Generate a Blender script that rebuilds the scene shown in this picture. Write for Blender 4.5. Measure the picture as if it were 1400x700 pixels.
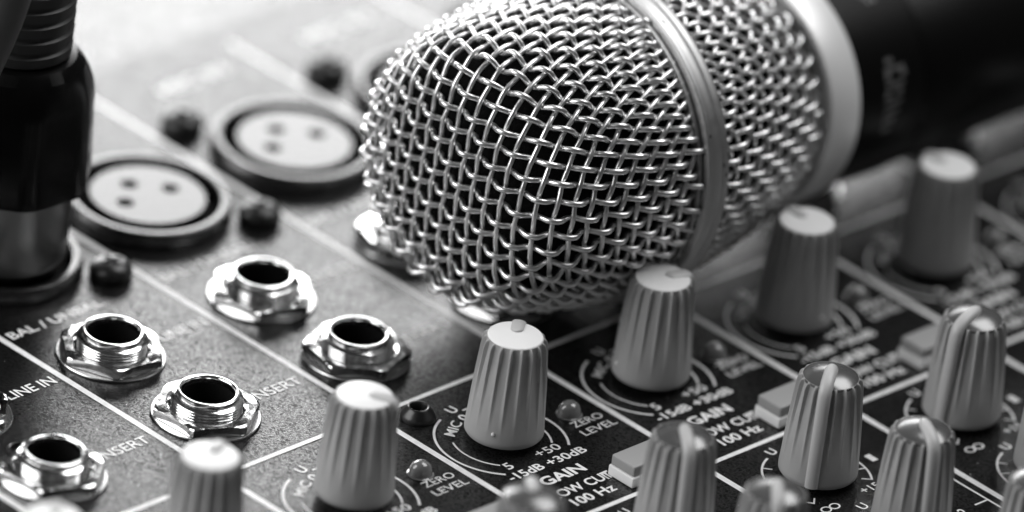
import bpy, bmesh, math, random
from mathutils import Vector, Matrix, noise

MM = 0.001                      # everything below is laid out in millimetres
PI = math.pi
for o in list(bpy.data.objects):
    bpy.data.objects.remove(o)
scene = bpy.context.scene
COL = scene.collection

# ------------------------------------------------------------------ camera
cam_d = bpy.data.cameras.new('camera')
cam = bpy.data.objects.new('camera', cam_d)
COL.objects.link(cam)
CR = Vector((0.70793671, -0.69781560, 0.10899089))
CU = Vector((0.27442674, 0.41396937, 0.86793970))
CF = Vector((0.65078075, 0.58453636, -0.48456337))
CP = Vector((-1011.17583, -928.74135, 786.47125))
cam.matrix_world = Matrix(((CR.x, CU.x, -CF.x, CP.x * MM), (CR.y, CU.y, -CF.y, CP.y * MM),
                           (CR.z, CU.z, -CF.z, CP.z * MM), (0, 0, 0, 1)))
cam_d.sensor_width = 36.0
cam_d.lens = 431.33
cam_d.clip_start = 0.05
cam_d.clip_end = 50
cam_d.dof.use_dof = True
cam_d.dof.focus_distance = 1.577
cam_d.dof.aperture_fstop = 8.8
scene.camera = cam

# ------------------------------------------------------------------ world and lamps
world = bpy.data.worlds.new('World')
scene.world = world
world.use_nodes = True
bg = world.node_tree.nodes['Background']
bg.inputs[0].default_value = (1, 1, 1, 1)
bg.inputs[1].default_value = 0.038


def area_lamp(name, az, el, dist, w, h, radiance, target=(20, 20, 0)):
    """soft lamp; az is degrees clockwise from +y (the console's back), el degrees above the panel"""
    d = Vector((math.sin(math.radians(az)) * math.cos(math.radians(el)),
                math.cos(math.radians(az)) * math.cos(math.radians(el)), math.sin(math.radians(el))))
    ld = bpy.data.lights.new(name, 'AREA')
    ld.shape = 'RECTANGLE'
    ld.size, ld.size_y = w, h
    ld.energy = radiance * PI * w * h
    o = bpy.data.objects.new(name, ld)
    COL.objects.link(o)
    o.location = Vector(target) * MM + d * dist
    o.rotation_euler = d.to_track_quat('Z', 'Y').to_euler()
    return o


area_lamp('window_light', 33, 17, 0.56, 0.44, 0.25, 10.0)
area_lamp('overhead_light', 100, 60, 1.1, 0.8, 0.6, 5.7)
area_lamp('side_light', -58, 32, 0.5, 0.46, 0.34, 5.2, (0, 0, 0))

scene.view_settings.view_transform = 'Standard'
scene.view_settings.look = 'None'
scene.view_settings.exposure = 0.0
scene.view_settings.gamma = 1.0
scene.render.engine = 'CYCLES'

# ------------------------------------------------------------------ materials
MATS = {}


def mat(name, v, rough=0.5, metal=0.0, spec=0.5, coat=0.0, bump=None, var=None, rvar=None, aniso=None):
    """grey procedural material: bump=(scale per m, strength, distance m), var=(scale, amount), rvar=(scale, amount)"""
    m = bpy.data.materials.new(name)
    m.use_nodes = True
    nt = m.node_tree
    b = nt.nodes['Principled BSDF']
    b.inputs['Base Color'].default_value = (v, v, v, 1)
    b.inputs['Roughness'].default_value = rough
    b.inputs['Metallic'].default_value = metal
    b.inputs['Specular IOR Level'].default_value = spec
    b.inputs['Coat Weight'].default_value = coat
    tc = nt.nodes.new('ShaderNodeTexCoord')

    def tex(scale, detail=4):
        n = nt.nodes.new('ShaderNodeTexNoise')
        n.inputs['Scale'].default_value = scale
        n.inputs['Detail'].default_value = detail
        nt.links.new(tc.outputs['Object'], n.inputs['Vector'])
        return n
    if var:
        n = tex(var[0])
        mr = nt.nodes.new('ShaderNodeMapRange')
        mr.inputs['From Min'].default_value = 0.3
        mr.inputs['From Max'].default_value = 0.7
        mr.inputs['To Min'].default_value = v * (1 - var[1])
        mr.inputs['To Max'].default_value = v * (1 + var[1])
        nt.links.new(n.outputs['Fac'], mr.inputs['Value'])
        nt.links.new(mr.outputs['Result'], b.inputs['Base Color'])
    if rvar:
        n = tex(rvar[0])
        mr = nt.nodes.new('ShaderNodeMapRange')
        mr.inputs['From Min'].default_value = 0.3
        mr.inputs['From Max'].default_value = 0.7
        mr.inputs['To Min'].default_value = max(0.02, rough - rvar[1])
        mr.inputs['To Max'].default_value = rough + rvar[1]
        nt.links.new(n.outputs['Fac'], mr.inputs['Value'])
        nt.links.new(mr.outputs['Result'], b.inputs['Roughness'])
    if bump:
        n = tex(bump[0], 2)
        bp = nt.nodes.new('ShaderNodeBump')
        bp.inputs['Strength'].default_value = bump[1]
        bp.inputs['Distance'].default_value = bump[2]
        nt.links.new(n.outputs['Fac'], bp.inputs['Height'])
        nt.links.new(bp.outputs['Normal'], b.inputs['Normal'])
    MATS[name] = m
    return m


mat('panel_paint', 0.006, 0.25, spec=0.5, bump=(5000, 0.4, 0.00008), rvar=(60, 0.03))
# fine speckle in the sheen of the paint: every grain reflects a little more or less
nt = MATS['panel_paint'].node_tree
tcn = nt.nodes.new('ShaderNodeTexCoord')
vo = nt.nodes.new('ShaderNodeTexVoronoi')
vo.inputs['Scale'].default_value = 3700
nt.links.new(tcn.outputs['Object'], vo.inputs['Vector'])
mr = nt.nodes.new('ShaderNodeMapRange')
mr.inputs['From Min'].default_value = 0.15
mr.inputs['From Max'].default_value = 0.85
mr.inputs['To Min'].default_value = 0.06
mr.inputs['To Max'].default_value = 0.90
nt.links.new(vo.outputs['Color'], mr.inputs['Value'])
nt.links.new(mr.outputs['Result'], nt.nodes['Principled BSDF'].inputs['Specular IOR Level'])
mat('print_white', 0.80, 0.45, bump=(3200, 0.35, 0.00006), var=(900, 0.10))
mat('knob_grey', 0.35, 0.46, bump=(2500, 0.12, 0.00005), var=(300, 0.05))
mat('pointer_grey', 0.48, 0.42, bump=(2500, 0.10, 0.00005))
mat('cap_white', 0.82, 0.35, bump=(2500, 0.08, 0.00004), var=(200, 0.03))
mat('cap_dark', 0.16, 0.24, metal=0.55, spec=0.6, rvar=(300, 0.04))
mat('button_grey', 0.32, 0.5, bump=(2500, 0.12, 0.00005))
mat('button_white', 0.85, 0.45)
mat('nickel', 0.78, 0.13, metal=1.0, bump=(500, 0.06, 0.0001), rvar=(900, 0.05))
mat('nickel_dull', 0.60, 0.24, metal=1.0, bump=(700, 0.1, 0.0001))
mat('shade_black', 0.004, 0.9, spec=0.1)  # near-black for hollows; their deep shade is put into the colour
mat('plug_black', 0.003, 0.24, spec=0.18, bump=(600, 0.10, 0.0001))
mat('black_plastic', 0.008, 0.27, spec=0.85, bump=(1500, 0.12, 0.00006))
mat('screw_black', 0.008, 0.34, metal=0.0, spec=0.5, rvar=(500, 0.08))
mat('rubber_black', 0.012, 0.42, spec=0.4, bump=(1200, 0.2, 0.00008))
mat('cable_grey', 0.05, 0.5, bump=(1500, 0.2, 0.00008))
mat('shell_metal', 0.22, 0.32, metal=1.0, bump=(900, 0.08, 0.0001))
mat('wire_steel', 0.84, 0.36, metal=1.0, bump=(2600, 0.22, 0.00006), rvar=(700, 0.05))
mat('ring_steel', 0.52, 0.48, metal=1.0, bump=(2200, 0.10, 0.00006), rvar=(300, 0.06), var=(500, 0.06))
nt = MATS['ring_steel'].node_tree
bs = nt.nodes['Principled BSDF']
tcn = nt.nodes.new('ShaderNodeTexCoord')
nz = nt.nodes.new('ShaderNodeTexNoise')
nz.inputs['Scale'].default_value = 420
nz.inputs['Detail'].default_value = 3
nt.links.new(tcn.outputs['Object'], nz.inputs['Vector'])
mr = nt.nodes.new('ShaderNodeMapRange')
mr.inputs['From Min'].default_value = 0.70
mr.inputs['From Max'].default_value = 0.74
mr.inputs['To Min'].default_value = 0.52
mr.inputs['To Max'].default_value = 0.10
nt.links.new(nz.outputs['Fac'], mr.inputs['Value'])
nt.links.new(mr.outputs['Result'], bs.inputs['Base Color'])
mat('neck_steel', 0.95, 0.42, metal=0.25, bump=(2600, 0.10, 0.00005))
mat('foam_black', 0.006, 1.0, spec=0.05, bump=(2500, 0.8, 0.0004))
mat('mic_black', 0.003, 0.40, spec=0.17, bump=(3000, 0.25, 0.00006))
mat('mark_grey', 0.14, 0.5)
mat('led_lens', 0.16, 0.10, spec=0.7, coat=0.5)
mat('dust', 0.75, 0.9)


# ------------------------------------------------------------------ mesh helpers (millimetre input)
def mesh_from(name, verts, faces, smooth=True, sharp=35):
    me = bpy.data.meshes.new(name)
    me.from_pydata([(x * MM, y * MM, z * MM) for x, y, z in verts], [], faces)
    bm = bmesh.new()
    bm.from_mesh(me)
    bmesh.ops.recalc_face_normals(bm, faces=bm.faces)
    bm.to_mesh(me)
    bm.free()
    if smooth:
        me.shade_smooth()
        if sharp:
            me.set_sharp_from_angle(angle=math.radians(sharp))
    return me


def obj(name, me, m=None, parent=None, loc=(0, 0, 0), rotz=0.0):
    o = bpy.data.objects.new(name, me)
    COL.objects.link(o)
    if m and not me.materials:
        me.materials.append(MATS[m])
    o.parent = parent
    o.location = Vector(loc) * MM
    o.rotation_euler = (0, 0, rotz)
    return o


def empty(name, loc=(0, 0, 0)):
    o = bpy.data.objects.new(name, None)
    o.empty_display_size = 0.01
    COL.objects.link(o)
    o.location = Vector(loc) * MM
    return o


def copy_tree(o, parent, loc=None, rotz=None):
    c = o.copy()
    COL.objects.link(c)
    c.parent = parent
    if loc is not None:
        c.location = Vector(loc) * MM
    if rotz is not None:
        c.rotation_euler = (0, 0, rotz)
    for ch in list(o.children):
        copy_tree(ch, c)
    return c


def lathe(name, prof, seg=48, closed=False, axis='z', sharp=35, rfun=None, angles=None):
    """prof: list of (r, h); r==0 gives a pole"""
    V, F, rings = [], [], []
    if angles:
        seg = len(angles)
    for i, (r, h) in enumerate(prof):
        if r <= 1e-6:
            rings.append([len(V)])
            V.append((0, 0, h))
        else:
            ring = []
            for k in range(seg):
                a = angles[k] if angles else 2 * PI * k / seg
                rr = rfun(a, i, r) if rfun else r
                ring.append(len(V))
                V.append((rr * math.cos(a), rr * math.sin(a), h))
            rings.append(ring)
    pairs = list(zip(rings[:-1], rings[1:]))
    if closed:
        pairs.append((rings[-1], rings[0]))
    for A, B in pairs:
        if len(A) == 1 and len(B) == 1:
            continue
        for k in range(seg):
            k2 = (k + 1) % seg
            if len(A) == 1:
                F.append((A[0], B[k], B[k2]))
            elif len(B) == 1:
                F.append((A[k], A[k2], B[0]))
            else:
                F.append((A[k], A[k2], B[k2], B[k]))
    if axis == 'x':                        # lathe axis becomes +x
        V = [(z, x, y) for x, y, z in V]
    return mesh_from(name, V, F, True, sharp)


def box_mesh(name, x0, x1, y0, y1, z0, z1, bev=0.0, seg=2):
    me = bpy.data.meshes.new(name)
    bm = bmesh.new()
    bmesh.ops.create_cube(bm, size=1.0)
    for v in bm.verts:
        v.co = Vector((x0 + (v.co.x + .5) * (x1 - x0), y0 + (v.co.y + .5) * (y1 - y0), z0 + (v.co.z + .5) * (z1 - z0))) * MM
    if bev:
        bmesh.ops.bevel(bm, geom=list(bm.edges), offset=bev * MM, segments=seg, affect='EDGES', profile=0.6)
    bm.to_mesh(me)
    bm.free()
    me.shade_smooth()
    me.set_sharp_from_angle(angle=math.radians(40))
    return me


def tube_verts(path, normals, rad, sides, V, F, cap=True):
    """path: list of Vector, normals: matching reference normals"""
    n = len(path)
    base = len(V)
    for i in range(n):
        t = (path[min(i + 1, n - 1)] - path[max(i - 1, 0)]).normalized()
        nn = normals[i] - t * normals[i].dot(t)
        nn.normalize()
        bb = t.cross(nn)
        r = rad[i] if isinstance(rad, list) else rad
        for k in range(sides):
            a = 2 * PI * k / sides
            V.append(tuple(path[i] + nn * (r * math.cos(a)) + bb * (r * math.sin(a))))
    for i in range(n - 1):
        for k in range(sides):
            k2 = (k + 1) % sides
            F.append((base + i * sides + k, base + i * sides + k2, base + (i + 1) * sides + k2, base + (i + 1) * sides + k))
    if cap:
        F.append(tuple(base + k for k in range(sides))[::-1])
        F.append(tuple(base + (n - 1) * sides + k for k in range(sides)))


def arc_strip(name, r, w, a0, a1, z=0.05, seg=40, ticks=()):
    V, F = [], []
    for i in range(seg + 1):
        a = math.radians(a0 + (a1 - a0) * i / seg)
        for rr in (r - w / 2, r + w / 2):
            V.append((rr * math.cos(a), rr * math.sin(a), z))
    for i in range(seg):
        F.append((2 * i, 2 * i + 1, 2 * i + 3, 2 * i + 2))
    for a, l in ticks:
        a = math.radians(a)
        d = Vector((math.cos(a), math.sin(a)))
        n = Vector((-d.y, d.x)) * 0.11
        b = len(V)
        for q in (d * (r - w / 2 - 0.01) + n, d * (r - w / 2 - 0.01) - n, d * (r - l) - n, d * (r - l) + n):
            V.append((q.x, q.y, z))
        F.append((b, b + 1, b + 2, b + 3))
    return mesh_from(name, V, F, False)


def text_mesh(txt, w, h, bold=0.0):
    """flat lettering scaled to w x h mm, centred on the origin"""
    cu = bpy.data.curves.new('lettering', 'FONT')
    cu.body = txt
    cu.align_x = 'LEFT'
    cu.resolution_u = 4
    cu.offset = bold
    to = bpy.data.objects.new('lettering', cu)
    COL.objects.link(to)
    dg = bpy.context.evaluated_depsgraph_get()
    me = bpy.data.meshes.new_from_object(to.evaluated_get(dg))
    bpy.data.objects.remove(to)
    bpy.data.curves.remove(cu)
    xs = [v.co.x for v in me.vertices]
    ys = [v.co.y for v in me.vertices]
    x0, x1, y0, y1 = min(xs), max(xs), min(ys), max(ys)
    sy = h / (y1 - y0)
    sx = w / (x1 - x0) if w else sy
    for v in me.vertices:
        v.co = Vector(((v.co.x - (x0 + x1) / 2) * sx * MM, (v.co.y - (y0 + y1) / 2) * sy * MM, 0))
    return me


# ================================================================== the mixing console
P = 27.0                          # channel pitch
CH = list(range(-3, 5))           # channels that the photograph shows (0 is the one in focus)
V1, V2 = 0.0, 33.63               # printed cross lines (v runs from the back to the front: y = -v)
con = empty('mixing_console', (20, 0, 0))
con.location = (0, 0, 0)
con['label'] = 'dark textured mixing console with rows of grey knobs, jack sockets and white lettering'
con['category'] = 'mixer'

# panel slab, with the rear part folded a little down behind the thin crease
me = box_mesh('panel', -130, 260, -150, 88.0, -32, 0, 0.0)
panel = obj('panel', me, 'panel_paint', con)
me = mesh_from('rear_panel', [(-130, 88.25, -0.15), (260, 88.25, -0.15), (260, 175, -4.2), (-130, 175, -4.2),
                              (-130, 88.25, -32), (260, 88.25, -32), (260, 175, -32), (-130, 175, -32)],
               [(0, 1, 2, 3), (7, 6, 5, 4), (0, 4, 5, 1), (1, 5, 6, 2), (2, 6, 7, 3), (3, 7, 4, 0)], False)
rear = obj('rear_panel', me, 'panel_paint', con)

LZ = 0.04


def flat_quad(name, x0, x1, v0, v1, z=LZ):
    return mesh_from(name, [(x0, -v1, z), (x1, -v1, z), (x1, -v0, z), (x0, -v0, z)], [(0, 1, 2, 3)], False)


div_me = flat_quad('divider_line', -0.47, 0.47, -84, 130)
for n in range(-3, 7):
    obj('divider_line', div_me, 'print_white', panel, (n * P, 0, 0))
cross_me = flat_quad('cross_line', -125, 200, -0.36, 0.36, LZ + 0.03)
for v in (V1, V2):
    obj('cross_line', cross_me, 'print_white', panel, (0, -v, 0))
send_me = flat_quad('bracket_line', -0.16, 0.16, -9, 30)
tick_me = flat_quad('bracket_tick', -2.4, -0.17, -0.15, 0.15)

# lettering of one channel: text, x centre, v centre, width, height, bold, extra rotation
TEXTS = [
    ('MIC IN', 15.4, -79.0, 12.2, 2.3, 0.03, 0),
    ('BAL / UNBAL', 9.4, -41.5, 16.4, 1.75, 0.02, 0),
    ('LINE IN', 21.5, -30.2, 8.2, 1.85, 0.015, 0),
    ('INSERT', 21.2, -12.2, 8.6, 1.85, 0.01, 0),
    ('U', 9.7, 4.7, 1.35, 1.55, 0.015, 10),
    ('MIC', 6.5, 8.3, 4.0, 1.5, 0.015, 30),
    ('0', 9.6, 7.0, 1.2, 1.5, 0.015, 12),
    ('-', 11.3, 5.6, 1.0, 0.22, 0.0, 0),
    ('5', 5.75, 19.2, 1.15, 1.55, 0.015, 0),
    ('+50', 12.9, 19.15, 4.2, 1.5, 0.01, 0),
    ('-15dB', 6.6, 21.55, 6.0, 1.55, 0.02, 0),
    ('+30dB', 13.9, 21.55, 6.8, 1.55, 0.02, 0),
    ('GAIN', 10.1, 24.7, 7.5, 2.0, 0.03, 0),
    ('LOW CUT', 10.4, 28.0, 10.6, 1.75, 0.02, 0),
    ('100 Hz', 9.9, 30.6, 7.4, 1.75, 0.02, 0),
    ('ZERO', 22.7, 16.55, 5.3, 1.35, 0.005, 0),
    ('LEVEL', 22.7, 18.75, 5.9, 1.35, 0.005, 0),
]
AX, AV, BV, CV = 10.8, 43.7, 60.2, 76.7
for k, av in enumerate((AV, BV, CV)):
    TEXTS += [('U', AX - 0.6, av - 6.7 - 1.0, 1.3, 1.45, 0.012, 10),
              (str(k + 1), AX + 9.3, av + 0.8, 1.0, 1.7, 0.02, 0),
              ('+15', AX + 3.6, av + 6.1, 3.2, 1.4, 0.01, 0)]
for txt, x, v, w, h, bold, rot in TEXTS:
    tm = text_mesh(txt, w, h, bold)
    for n in CH:
        obj('printed_text', tm, 'print_white', panel, (n * P + x, -v, LZ + 0.02), math.radians(rot))


def ring2(name, r, w, dx):
    V, F = [], []
    for s in (-1, 1):
        b = len(V)
        for i in range(24):
            a = 2 * PI * i / 24
            for rr in (r - w / 2, r + w / 2):
                V.append((s * dx + rr * math.cos(a), rr * 0.82 * math.sin(a), 0))
        for i in range(24):
            j = (i + 1) % 24
            F.append((b + 2 * i, b + 2 * i + 1, b + 2 * j + 1, b + 2 * j))
    return mesh_from(name, V, F, False)


GX, GV = 10.5, 13.4               # gain knob centre inside its channel
outer = arc_strip('scale_arc', 8.75, 0.34, 110, 229, LZ)
inner = arc_strip('scale_arc', 6.55, 0.28, 152, 224, LZ)
outer_r = arc_strip('scale_arc', 8.75, 0.34, -42, 40, LZ, 24)
inner_r = arc_strip('scale_arc', 6.55, 0.28, -40, 36, LZ, 24)
aux_l = arc_strip('scale_arc', 7.15, 0.30, 108, 222, LZ, 36, [(t, 1.35) for t in (130, 153, 176, 199, 221)])
aux_r = arc_strip('scale_arc', 7.15, 0.30, -42, 72, LZ, 36, [(t, 1.35) for t in (-41, -18, 5, 28, 51)])
inf_me = ring2('infinity_mark', 0.72, 0.24, 0.78)
for n in CH:
    x = n * P
    for a in (outer, inner, outer_r, inner_r):
        obj('scale_arc', a, 'print_white', panel, (x + 9.75, -13.9, 0))
    for av in (AV, BV, CV):
        obj('scale_arc', aux_l, 'print_white', panel, (x + AX, -av, 0))
        obj('scale_arc', aux_r, 'print_white', panel, (x + AX, -av, 0))
        obj('infinity_mark', inf_me, 'print_white', panel, (x + AX - 4.4, -av - 6.7, LZ))
    obj('bracket_line', send_me, 'print_white', panel, (x + 25.2, -60.5, 0))
    obj('bracket_tick', tick_me, 'print_white', panel, (x + 25.2, -60.6, 0))

# ---- knobs
NF = 18
ROT_OFF = 0.0


def knob_body(name, r0, r1, z0, z1, full):
    prof = [(0.0, z0 + 0.5), (r0 - 1.1, z0 + 0.5), (r0 - 0.75, z0), (r0 - 0.25, z0 + 0.03), (r0 - 0.02, z0 + 0.35), (r0, z0 + 0.9)]
    dep = [0] * 6
    H = z1 - z0
    for f in (0.14, 0.22, 0.30, 0.40, 0.52, 0.64, 0.76, 0.86, 0.92):
        prof.append((r0 + (r1 - r0) * f * 1.02 + 0.12 * math.sin(PI * f), z0 + H * f))
        dep.append(0.70 * max(0, (f - 0.18) / 0.82) ** 0.9)
    prof += [(r1 - 0.02, z0 + H * 0.955), (r1 - 0.14, z0 + H * 0.978), (r1 - 0.36, z0 + H * 0.992), (r1 - 0.58, z1), (0, z1)]
    dep += [0.62, 0.48, 0.26, 0.0, 0.0]

    def rf(a, i, r):
        if dep[i] == 0:
            return r
        ph = math.degrees(a) % 20.0
        ph = min(ph, 20.0 - ph)
        ridge = 1.0 if ph < 0.8 else max(0.0, 1 - (ph - 0.8) / 2.6)
        cup = math.sin(PI * min(1.0, ph / 10.0) / 2)
        return r - dep[i] * (0.70 * (1 - ridge) + 0.30 * cup)
    ang = [math.radians(20 * f + d) for f in range(NF) for d in (0.0, 0.75, 2.0, 3.4, 6.5, 10.0, 13.5, 16.6, 18.0, 19.25)]
    return lathe(name, prof, sharp=40, rfun=rf, angles=ang)


def bar_mesh(name, pts, w, h, round_in=True):
    """pointer: a rounded ridge following pts [(r, z)], lying along +x"""
    V, F = [], []
    secs = [(-1, -0.6), (-1, 0.25), (-0.72, 0.75), (-0.3, 0.97), (0.3, 0.97), (0.72, 0.75), (1, 0.25), (1, -0.6)]
    n = len(pts)
    for i, (r, z, ww) in enumerate(pts):
        a = pts[max(0, i - 1)]
        b = pts[min(n - 1, i + 1)]
        t = Vector((b[0] - a[0], b[1] - a[1])).normalized()
        nr = Vector((-t.y, t.x))
        if nr.y < 0 and abs(nr.y) > abs(nr.x):
            nr = -nr
        for s, q in secs:
            V.append((r + nr.x * q * h, s * w * ww / 2, z + nr.y * q * h))
    k = len(secs)
    for i in range(n - 1):
        for j in range(k):
            j2 = (j + 1) % k
            F.append((i * k + j, i * k + j2, (i + 1) * k + j2, (i + 1) * k + j))
    F.append(tuple(range(k)))
    F.append(tuple((n - 1) * k + j for j in range(k)))
    return mesh_from(name, V, F, True, 50)


GZ0, GZ1 = 0.9, 15.0
R0, R1 = 5.2, 4.25
gk_me = knob_body('gain_knob', R0, R1, GZ0, GZ1, False)
gcap_me = lathe('cap', [(3.62, GZ1 - 0.4), (3.62, GZ1 + 0.06), (3.52, GZ1 + 0.16), (2.5, GZ1 + 0.26), (1.2, GZ1 + 0.31), (0, GZ1 + 0.32)], 48)
gptr_me = bar_mesh('pointer', [(0.55, GZ1 + 0.22, 0.25), (0.75, GZ1 + 0.30, 0.7), (1.2, GZ1 + 0.33, 0.95), (2.4, GZ1 + 0.28, 1.0),
                               (3.5, GZ1 + 0.2, 1.0), (4.0, GZ1 - 0.1, 1.0), (4.2, GZ1 - 0.5, 1.0), (4.25, GZ1 - 1.0, .95)], 1.75, 0.32)
ak_me = knob_body('send_knob', R0, R1, 0.8, 15.0, True)
acap_me = lathe('cap', [(3.68, 14.6), (3.68, 14.96), (3.55, 15.06), (3.1, 15.30), (2.4, 15.55), (1.4, 15.78), (0.6, 15.88), (0, 15.9)], 48)
aptr_pts = [(-0.55, 15.78, 0.35), (-0.25, 15.95, 0.8), (0.3, 16.0, 1.0), (1.3, 15.93, 1.0), (2.4, 15.72, 1.0), (3.3, 15.38, 1.0), (3.95, 14.9, 1.0), (4.28, 14.2, 1.0)]
for f in (0.85, 0.7, 0.55, 0.4, 0.25, 0.12, 0.03):
    aptr_pts.append((R0 + (R1 - R0) * f * 1.02 + 0.10, 0.8 + 14.2 * f, 1.0))
aptr_me = bar_mesh('pointer', aptr_pts, 1.7, 0.62)

GANG = {-3: 40, -2: 26, -1: -56, 0: 38, 1: -17, 2: 80, 3: 89, 4: 70}
g0 = None
for n in CH:
    if g0 is None:
        g0 = obj('gain_knob', gk_me, 'knob_grey', con)
        obj('cap', gcap_me, 'cap_white', g0)
        obj('pointer', gptr_me, 'pointer_grey', g0)
        k = g0
    else:
        k = copy_tree(g0, con)
    k.location = Vector((n * P + GX, -GV, 0)) * MM
    k.rotation_euler = (0, 0, math.radians(GANG[n]))
dot_me = lathe('moulding_dot', [(0.26, -0.1), (0.24, 0.08), (0.15, 0.16), (0, 0.19)], 12, axis='x')
for k in [o for o in con.children if o.name.startswith('gain_knob')]:
    n = round((k.location.x / MM - GX) / P)
    if n in (0, 1, 2):
        a = math.radians({0: -153, 1: -200, 2: -94}[n] - GANG[n])
        obj('moulding_dot', dot_me, 'cap_white', k, (5.17 * math.cos(a), 5.17 * math.sin(a), 3.0), a)
A_ANG = {0: 50, 1: -125, 2: -146, 3: -170, 4: -150}
B_ANG = {0: 60, 1: -132, 2: -116, 3: -140, 4: -120}
a0 = None
for row, (av, angs) in enumerate(((AV, A_ANG), (BV, B_ANG), (CV + 1.0, {2: -30, 3: -130}))):
    for n, ang in angs.items():
        if a0 is None:
            a0 = obj('send_knob', ak_me, 'knob_grey', con)
            obj('cap', acap_me, 'cap_dark', a0)
            obj('pointer', aptr_me, 'pointer_grey', a0)
            k = a0
        else:
            k = copy_tree(a0, con)
        k.location = Vector(((n - 1) * P + AX + (3.6 if row == 2 else 0), -av, 0)) * MM
        k.rotation_euler = (0, 0, math.radians(ang))

# ---- quarter-inch jack sockets


def hex_nut():
    """hexagonal nut with a turned chamfer: the corners are cut by a cone"""
    seg = 72
    af = 6.25                      # half width across flats
    V, F = [], []
    rows = []

    def hexr(a):
        b = (a + PI / 6) % (PI / 3) - PI / 6
        return af / math.cos(b)
    for z, cut in ((0.45, 7.0), (0.54, 7.2), (1.48, 7.2), (1.62, 6.96), (1.72, 6.68), (1.75, 6.58)):
        row = []
        for k in range(seg):
            a = 2 * PI * k / seg
            r = min(hexr(a), cut)
            row.append(len(V))
            V.append((r * math.cos(a), r * math.sin(a), z))
        rows.append(row)
    for r, z in ((5.35, 1.76), (5.05, 1.58), (4.85, 1.1)):
        row = []
        for k in range(seg):
            a = 2 * PI * k / seg
            row.append(len(V))
            V.append((r * math.cos(a), r * math.sin(a), z))
        rows.append(row)
    for A, B in zip(rows[:-1], rows[1:]):
        for k in range(seg):
            k2 = (k + 1) % seg
            F.append((A[k], A[k2], B[k2], B[k]))
    return mesh_from('nut', V, F, True, 28)


bush = [(3.45, 0.3), (3.45, 3.5), (3.52, 3.72), (3.66, 3.84), (3.92, 3.86), (4.10, 3.76), (4.14, 3.40), (4.10, 3.05), (4.3, 2.95)]
z = 2.95
while z > 1.2:
    bush += [(4.66, z - 0.10), (4.72, z - 0.18), (4.66, z - 0.26), (4.40, z - 0.36)]
    z -= 0.40
bush += [(4.5, 0.9), (4.5, 0.3)]
bush_me = lathe('bushing', bush, 56, sharp=40)
nut_me = hex_nut()
wash_me = lathe('washer', [(4.6, 0.0), (7.15, 0.0), (7.22, 0.1), (7.22, 0.26), (7.12, 0.36), (4.6, 0.38)], 56)
well_me = lathe('socket_well', [(3.44, 2.9), (3.40, 2.88), (3.38, 0.08), (0, 0.08)], 40)
contact_me = box_mesh('contact', -0.6, 0.6, 2.2, 3.2, 0.4, 1.6, 0.25)


def make_jack(loc, rot):
    j = obj('jack_socket', bush_me, 'nickel', con, loc)
    nn = obj('nut', nut_me, 'nickel', j)
    nn.rotation_euler = (0, 0, rot)
    obj('washer', wash_me, 'nickel_dull', j)
    obj('socket_well', well_me, 'shade_black', j)
    return j


jr = random.Random(4)
j0 = None
NUTROT = {('i', -1): 3, ('i', 0): -12, ('i', 1): 8, ('l', 0): 14, ('l', 1): 40}
for n in range(-2, 5):
    for row, (jx, jv) in (('l', (9.15, -30.6)), ('i', (8.9, -12.35))):
        rz = math.radians(NUTROT.get((row, n), jr.uniform(0, 60)))
        if j0 is None:
            j0 = make_jack((n * P + jx, -jv, 0), rz)
        else:
            c = copy_tree(j0, con, (n * P + jx, -jv, 0))
            for ch in c.children:
                if ch.name.startswith('nut'):
                    ch.rotation_euler = (0, 0, rz)

# ---- three-pin sockets
xlr_ring = lathe('xlr_socket', [(9.86, 0.1), (9.86, 2.0), (9.9, 2.08), (9.98, 2.12), (10.85, 2.12), (10.95, 2.08), (11.25, 1.55), (11.4, 1.3), (11.4, 0.0)], 72)
groove_me = lathe('groove', [(7.74, 1.9), (7.8, 0.1), (9.84, 0.1), (9.85, 1.98)], 72)  # groove walls and floor coloured black to stand in for deep shade


def holed_disc(r, holes, z0, z1):
    cu = bpy.data.curves.new('face', 'CURVE')
    cu.dimensions = '2D'
    cu.fill_mode = 'BOTH'
    for cx, cy, rr, ns in [(0, 0, r, 56)] + [(hx, hy, hr, 20) for hx, hy, hr in holes]:
        sp = cu.splines.new('POLY')
        sp.points.add(ns - 1)
        for i in range(ns):
            a = 2 * PI * i / ns
            sp.points[i].co = (cx + rr * math.cos(a), cy + rr * math.sin(a), 0, 1)
        sp.use_cyclic_u = True
    cu.extrude = (z1 - z0) / 2
    to = bpy.data.objects.new('face', cu)
    COL.objects.link(to)
    dg = bpy.context.evaluated_depsgraph_get()
    me = bpy.data.meshes.new_from_object(to.evaluated_get(dg))
    bpy.data.objects.remove(to)
    bpy.data.curves.remove(cu)
    for v in me.vertices:
        v.co = Vector((v.co.x, v.co.y, v.co.z + (z0 + z1) / 2)) * MM
    return me


face_me = holed_disc(7.72, [(-0.1, 3.5, 1.2), (3.75, -0.4, 1.2), (-3.95, 0.1, 1.2)], 0.12, 2.05)
tab_me = box_mesh('key_tab', -1.3, 1.3, -7.2, -5.6, 1.9, 2.15, 0.1)
screw_prof = [(2.75, 0.02), (2.9, 0.25), (2.9, 0.9), (2.75, 1.5), (2.35, 2.0), (1.7, 2.3), (0.9, 2.42), (0, 2.45)]


def cross_recess_screw():
    me = lathe('screw', screw_prof, 32)
    return me


screw_me = cross_recess_screw()


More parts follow.
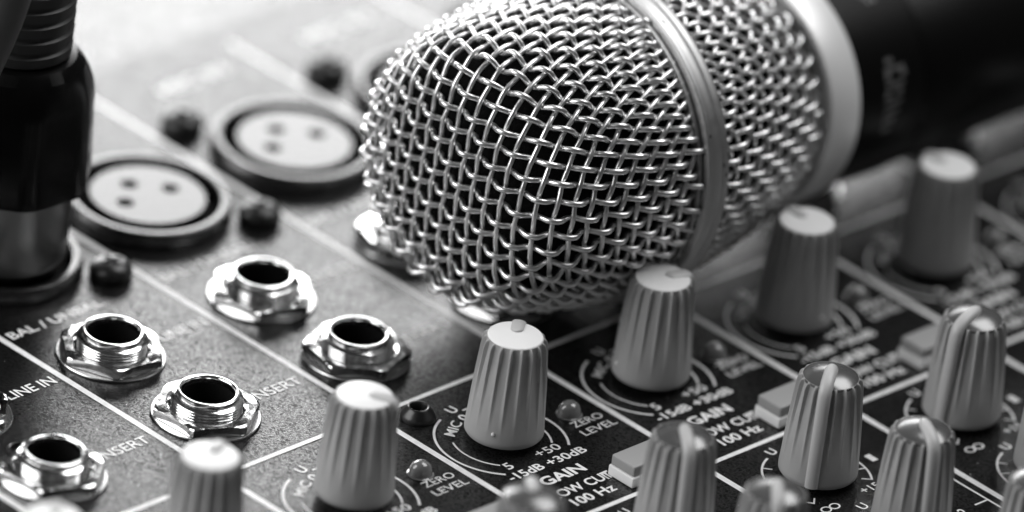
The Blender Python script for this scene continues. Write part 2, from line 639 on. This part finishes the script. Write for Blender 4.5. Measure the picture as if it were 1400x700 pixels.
def cross_mesh():
    V, F = [], []
    w, l = 0.32, 1.45
    pts = [(w, w), (w, l), (-w, l), (-w, w), (-l, w), (-l, -w), (-w, -w), (-w, -l), (w, -l), (w, -w), (l, -w), (l, w)]
    for z in (2.30, 2.50):
        for x, y in pts:
            V.append((x, y, z - 0.10 * (x * x + y * y) / 2.1))
    n = len(pts)
    for i in range(n):
        j = (i + 1) % n
        F.append((i, j, n + j, n + i))
    F.append(tuple(range(n, 2 * n)))
    return mesh_from('recess_shade', V, F, False)


recess_me = cross_mesh()  # raised black cross; its colour paints the shade of a recess
x0_ = s0_ = None
for n in range(-2, 5):
    if x0_ is None:
        x0_ = obj('xlr_socket', xlr_ring, 'black_plastic', con)
        obj('contact_face', face_me, 'black_plastic', x0_)
        obj('groove', groove_me, 'shade_black', x0_)
        x = x0_
    else:
        x = copy_tree(x0_, con)
    x.location = Vector((n * P + 12.9, 56.7, 0)) * MM
    for sx, sv, rz in ((23.4, -46.0, 20), (4.85, -70.0, 55)):
        if s0_ is None:
            s0_ = obj('screw', screw_me, 'screw_black', con)
            obj('recess_shade', recess_me, 'shade_black', s0_)
            s = s0_
        else:
            s = copy_tree(s0_, con)
        s.location = Vector((n * P + sx, -sv, 0)) * MM
        s.rotation_euler = (0, 0, math.radians(rz + 23 * n))

# ---- signal lamps, low-cut buttons, panel screw
led_me = lathe('signal_lamp', [(1.75, 0.02), (1.78, 0.12), (1.55, 0.2), (1.5, 0.6), (1.42, 1.0), (1.2, 1.45), (0.8, 1.8), (0.4, 1.95), (0, 2.0)], 32)
but_me = box_mesh('low_cut_button', 15.3, 24.7, -32.3, -28.1, 1.55, 3.1, 0.28, 3)
base_me = box_mesh('button_base', 15.12, 24.88, -32.48, -27.92, 0.02, 1.56, 0.25, 3)
br_me = flat_quad('bracket_print', 14.35, 14.65, 27.4, 28.9)
br2_me = flat_quad('bracket_print', 14.66, 15.3, 27.4, 27.65)
l0 = b0 = None
for n in CH:
    if l0 is None:
        l0 = obj('signal_lamp', led_me, 'led_lens', con)
        b0 = obj('low_cut_button', but_me, 'button_grey', con)
        obj('button_base', base_me, 'button_white', b0)
        l, b = l0, b0
    else:
        l, b = copy_tree(l0, con), copy_tree(b0, con)
    l.location = Vector((n * P + 21.8, -14.2, 0)) * MM
    b.location = Vector((n * P, 0, 0)) * MM
    obj('bracket_print', br_me, 'print_white', panel, (n * P, 0, 0))
    obj('bracket_print', br2_me, 'print_white', panel, (n * P, 0, 0))
hs_me = lathe('panel_screw', [(2.35, 0.02), (2.4, 0.3), (2.2, 0.75), (1.6, 1.5), (1.45, 1.72), (1.3, 1.78), (1.15, 1.72), (1.05, 1.5), (1.0, 0.4), (0, 0.35)], 32)
obj('panel_screw', hs_me, 'screw_black', con, (4.6, -3.6, 0), 0.3)

# ---- dust specks lying on the panel
rd = random.Random(11)
V, F = [], []
for i in range(420):
    x, v = rd.uniform(-40, 110), rd.uniform(-40, 75)
    s = rd.choice((0.03, 0.04, 0.05, 0.05, 0.09))
    b = len(V)
    for k in range(5):
        a = 2 * PI * k / 5 + rd.random()
        V.append((x + s * rd.uniform(.6, 1.2) * math.cos(a), -v + s * rd.uniform(.6, 1.2) * math.sin(a), 0.075))
    V.append((x, -v, 0.075 + s * 0.8))
    for k in range(5):
        F.append((b + k, b + (k + 1) % 5, b + 5))
du = obj('dust', mesh_from('dust', V, F, False), 'dust', con)
du['kind'] = 'stuff'

# ================================================================== the microphone
mic = empty('microphone')
MC = Vector((45.836, 8.974, 23.6))
MA = Vector((0.9982145, -0.00201275, -0.05969725)).normalized()
my = Vector((0, 0, 1)).cross(MA).normalized()
mz = MA.cross(my)
mic.matrix_world = Matrix(((MA.x, my.x, mz.x, MC.x * MM), (MA.y, my.y, mz.y, MC.y * MM), (MA.z, my.z, mz.z, MC.z * MM), (0, 0, 0, 1)))
mic['label'] = 'black handheld microphone with silver wire mesh head lying across the console'
mic['category'] = 'microphone'


def spline(pts, step=0.25):
    """Catmull-Rom resampled by arc length"""
    P_ = [Vector(p) for p in pts]
    dense = []
    for i in range(len(P_) - 1):
        p0 = P_[max(i - 1, 0)]
        p1, p2 = P_[i], P_[i + 1]
        p3 = P_[min(i + 2, len(P_) - 1)]
        for k in range(24):
            t = k / 24
            dense.append(0.5 * ((2 * p1) + (p2 - p0) * t + (2 * p0 - 5 * p1 + 4 * p2 - p3) * t * t + (3 * p1 - p0 - 3 * p2 + p3) * t ** 3))
    dense.append(P_[-1])
    out, acc = [dense[0]], 0.0
    for a, b in zip(dense[:-1], dense[1:]):
        d = (b - a).length
        while acc + d >= step:
            a = a + (b - a) * ((step - acc) / d)
            d = (b - a).length
            out.append(a.copy())
            acc = 0.0
        acc += d
    return out, step


# (t along the axis, radius) from the tip to the band
FRONT = [(-28.9, 0.0), (-28.85, 4.0), (-28.6, 8.0), (-28.1, 11.5), (-27.3, 14.0), (-25.8, 16.3), (-23.4, 17.8), (-20.0, 18.8), (-15.5, 19.7), (-10.5, 20.3), (-5.5, 20.75), (-1.5, 20.9)]
REAR = [(26.4, 15.2), (24.8, 16.3), (21.0, 17.7), (15.5, 19.1), (10.0, 20.2), (5.0, 20.8), (1.5, 20.9)]


class Surf:
    def __init__(self, pts, s0):
        self.p, self.h = spline(pts)
        self.s0 = s0
        self.smax = s0 + (len(self.p) - 1) * self.h

    def at(self, s):
        f = min(max((s - self.s0) / self.h, 0), len(self.p) - 1.001)
        i = int(f)
        a, b = self.p[i], self.p[i + 1]
        p = a + (b - a) * (f - i)
        a2 = self.p[max(i - 2, 0)]
        b2 = self.p[min(i + 3, len(self.p) - 1)]
        d = (b2 - a2).normalized()
        return p, d


rw = random.Random(7)


def weave(parent, surf, flip, PITCH=2.30, WR=0.41, AMPS=(0.66, 0.12)):
    count = int(surf.smax / PITCH) + 1
    step = PITCH / 6
    for fam in (0, 1):
        for k in range(-count, count + 1):
            c0 = (k + 0.5) * PITCH
            if abs(c0) > surf.smax - 0.6:
                continue
            half = math.sqrt(surf.smax ** 2 - c0 * c0)
            ph1, ph2, am = rw.uniform(0, 6.28), rw.uniform(0, 6.28), rw.uniform(0.03, 0.10)
            runs, cur = [], []
            m = int(half / step)
            for i in range(-m, m + 1):
                q = i * step
                jit = am * math.sin(q * 0.21 + ph1) + 0.05 * math.sin(q * 0.77 + ph2)
                cc = c0 + jit
                u, w = (q, cc) if fam == 0 else (cc, q)
                s = math.hypot(u, w)
                if s < surf.s0 + 0.05 or s > surf.smax:
                    if len(cur) > 4:
                        runs.append(cur)
                    cur = []
                    continue
                az = math.atan2(w, u)
                # the woven sheet shears on its diagonals when it is pressed into a cup
                g = (s / surf.smax) ** 2
                s2 = s * (1 + 0.13 * g * math.sin(2 * az) ** 2)
                if surf.s0 == 0:           # the wall of the cup is stretched more than its face
                    s2 += 0.11 * ((math.sqrt((s - 9) ** 2 + 6) + (s - 9)) / 2 - 0.16)
                az += 0.34 * g * math.sin(4 * az) / 4
                if s2 > surf.smax:
                    if len(cur) > 4:
                        runs.append(cur)
                    cur = []
                    continue
                p, d = surf.at(s2)
                # outward normal of the profile (t, r)
                nt, nr = (-d.y, d.x) if not flip else (d.y, -d.x)
                if nr < 0 and abs(nr) > 0.05:
                    nt, nr = -nt, -nr
                if surf.s0 == 0 and p.y < 3:
                    nt, nr = -1.0, max(nr, 0)
                off = AMPS[fam] * math.tanh(0.9 * math.cos(PI * (q / PITCH - 0.5 + k))) / math.tanh(0.9) * (1 if fam == 0 else -1) - (0.0 if fam == 0 else 0.16)
                ca, sa = math.cos(az), math.sin(az)
                nv = Vector((nt, nr * ca, nr * sa)).normalized()
                pos = Vector((p.x, p.y * ca, p.y * sa)) + nv * off
                cur.append((pos, nv))
            if len(cur) > 4:
                runs.append(cur)
            for r in runs:
                V, F = [], []
                tube_verts([a for a, b in r], [b for a, b in r], WR * (1.0 if fam == 0 else 0.88), 7, V, F)
                obj('wire', mesh_from('wire', V, F, True, 60), 'wire_steel', parent)


fs = Surf(FRONT, 0.0)
rs_ = Surf(REAR, 17.0)
fg = obj('front_grille', lathe('front_grille', [(20.2, -2.6), (21.4, -2.6), (21.4, -2.0), (20.2, -2.0)], 96, closed=True, axis='x'), 'ring_steel', mic)
rg = obj('rear_grille', lathe('rear_grille', [(20.2, 2.0), (21.4, 2.0), (21.4, 2.6), (20.2, 2.6)], 96, closed=True, axis='x'), 'ring_steel', mic)
weave(fg, fs, False)
weave(rg, rs_, True, 2.50, 0.35, (0.50, 0.24))
# black foam inside the mesh
foam = [(0.0, -27.0)] + [(max(p.y - 1.6, 0.3), p.x + 1.7) for p in fs.p[8::8]] + [(19.2, 0.0)] + [(p.y - 1.7, p.x) for p in rs_.p[::-8]] + [(13.4, 27.0), (13.4, 28.0)]
obj('foam_liner', lathe('foam_liner', foam, 96, axis='x', sharp=0), 'foam_black', mic)
# band round the head, with two turned grooves
RB = 22.45
band = [(20.6, -1.75), (RB - 0.2, -1.75), (RB - 0.02, -1.68), (RB + 0.06, -1.55), (RB + 0.06, -1.2), (RB, -1.15), (RB - 0.07, -1.07), (RB - 0.07, -0.97), (RB, -0.85),
        (RB + 0.05, 0.0), (RB, 0.65), (RB - 0.07, 0.74), (RB - 0.07, 0.86), (RB, 0.97), (RB - 0.02, 1.8), (RB - 0.1, 2.05), (RB - 0.3, 2.2), (20.6, 2.2)]
obj('band', lathe('band', band, 160, closed=True, axis='x', sharp=40), 'ring_steel', mic)
neck = [(14.0, 27.5), (16.3, 27.55), (16.6, 27.8), (16.68, 28.2), (16.68, 33.0), (16.5, 33.35), (14.0, 33.4)]
obj('neck_ring', lathe('neck_ring', neck, 128, closed=True, axis='x'), 'neck_steel', mic)
body = [(13.5, 33.45), (15.6, 33.5), (15.9, 33.9), (15.95, 36.5), (15.95, 46.4), (15.6, 46.6), (15.45, 46.9), (15.6, 47.25), (15.75, 47.6),
        (15.0, 62.0), (14.2, 80.0), (13.2, 105.0), (12.0, 140.0), (11.2, 175.0), (10.8, 176.5), (9.5, 177.0), (0, 177.0)]
handle = obj('handle', lathe('handle', body, 96, axis='x', sharp=30), 'mic_black', mic)


def wrap_patch(name, t0, t1, a0, a1, r, seg=6):
    V, F = [], []
    for i in range(seg + 1):
        a = math.radians(a0 + (a1 - a0) * i / seg)
        for t in (t0, t1):
            V.append((t, r * math.cos(a), r * math.sin(a)))
    for i in range(seg):
        F.append((2 * i, 2 * i + 1, 2 * i + 3, 2 * i + 2))
    return mesh_from(name, V, F, False)


# small worn print on the collar, unreadable in the photograph
for i, (t0, t1, a0, a1) in enumerate([(39.2, 40.6, 150.5, 153), (38.9, 42.6, 155, 157), (38.9, 39.9, 157.2, 161), (41.8, 42.8, 157.2, 160.5), (39.0, 42.4, 162.5, 164.5),
                                      (38.8, 39.8, 166, 170), (40.8, 42.0, 166, 169), (38.8, 41.9, 171.5, 173.5), (38.8, 41.4, 176, 178), (38.8, 40.8, 180, 183), (38.8, 40.4, 185.5, 188)]):
    obj('printed_mark', wrap_patch('printed_mark', t0, t1, a0, a1, 15.98), 'mark_grey', handle)
# round emblem of dots on the upper side of the collar
for i in range(7):
    aa = i * 2 * PI / 6
    dt, da = (0, 0) if i == 6 else (1.05 * math.cos(aa), 3.8 * math.sin(aa))
    obj('emblem_dot', wrap_patch('emblem_dot', 41 + dt - 0.33, 41 + dt + 0.33, 118 + da - 1.2, 118 + da + 1.2, 15.98, 2), 'mark_grey', handle)

# ================================================================== the plugged-in cable connector
plug = empty('cable_plug', (-14.1, 56.7, 2.3))
plug['label'] = 'black cable plug with silver collar standing in the socket at the left edge'
plug['category'] = 'plug'
obj('collar', lathe('collar', [(0, 0.05), (8.8, 0.05), (9.0, 0.3), (9.05, 1.0), (9.0, 10.6), (8.9, 11.2), (8, 11.3), (0, 11.3)], 72), 'shell_metal', plug)


def housing_r(a, i, r):
    b = (a - math.radians(18)) % (PI / 4) - PI / 8
    flat = r * 0.955 / math.cos(b)
    return min(r, flat) if 1 <= i <= 6 else r


obj('housing', lathe('housing', [(0, 11.35), (10.6, 11.4), (11.2, 11.8), (11.3, 13.0), (10.75, 24.2), (10.45, 25.6), (9.8, 27.2), (8.9, 28.8), (7.7, 30.0), (6.6, 30.2), (0, 30.2)],
                     96, sharp=25, rfun=housing_r), 'plug_black', plug)
bp_ = [(6.6, 30.25)]
zz = 30.6
while zz < 52:
    bp_ += [(6.95, zz), (7.0, zz + 1.3), (6.6, zz + 1.6), (6.55, zz + 2.0)]
    zz += 2.2
bp_ += [(6.0, zz + 1), (0, zz + 1)]
obj('strain_relief', lathe('strain_relief', bp_, 64, sharp=30), 'rubber_black', plug)
# the cable leaves the top, loops towards the viewer and hangs down beside the housing
ctrl = [(0, 0, 52), (-1, -1, 61), (-5, -4, 68), (-10, -8, 64), (-12.6, -9.6, 55), (-13, -9.5, 46), (-15.4, -7.2, 34), (-18.8, -3.3, 20), (-27, 2, 7), (-45, 9, 4), (-70, 14, 4)]
cp_, _ = spline([Vector(c) for c in ctrl], 1.5)
V, F = [], []
tube_verts(cp_, [Vector((0.6, -0.8, 0.1))] * len(cp_), 3.4, 20, V, F)
obj('cable', mesh_from('cable', V, F, True, 60), 'cable_grey', plug)
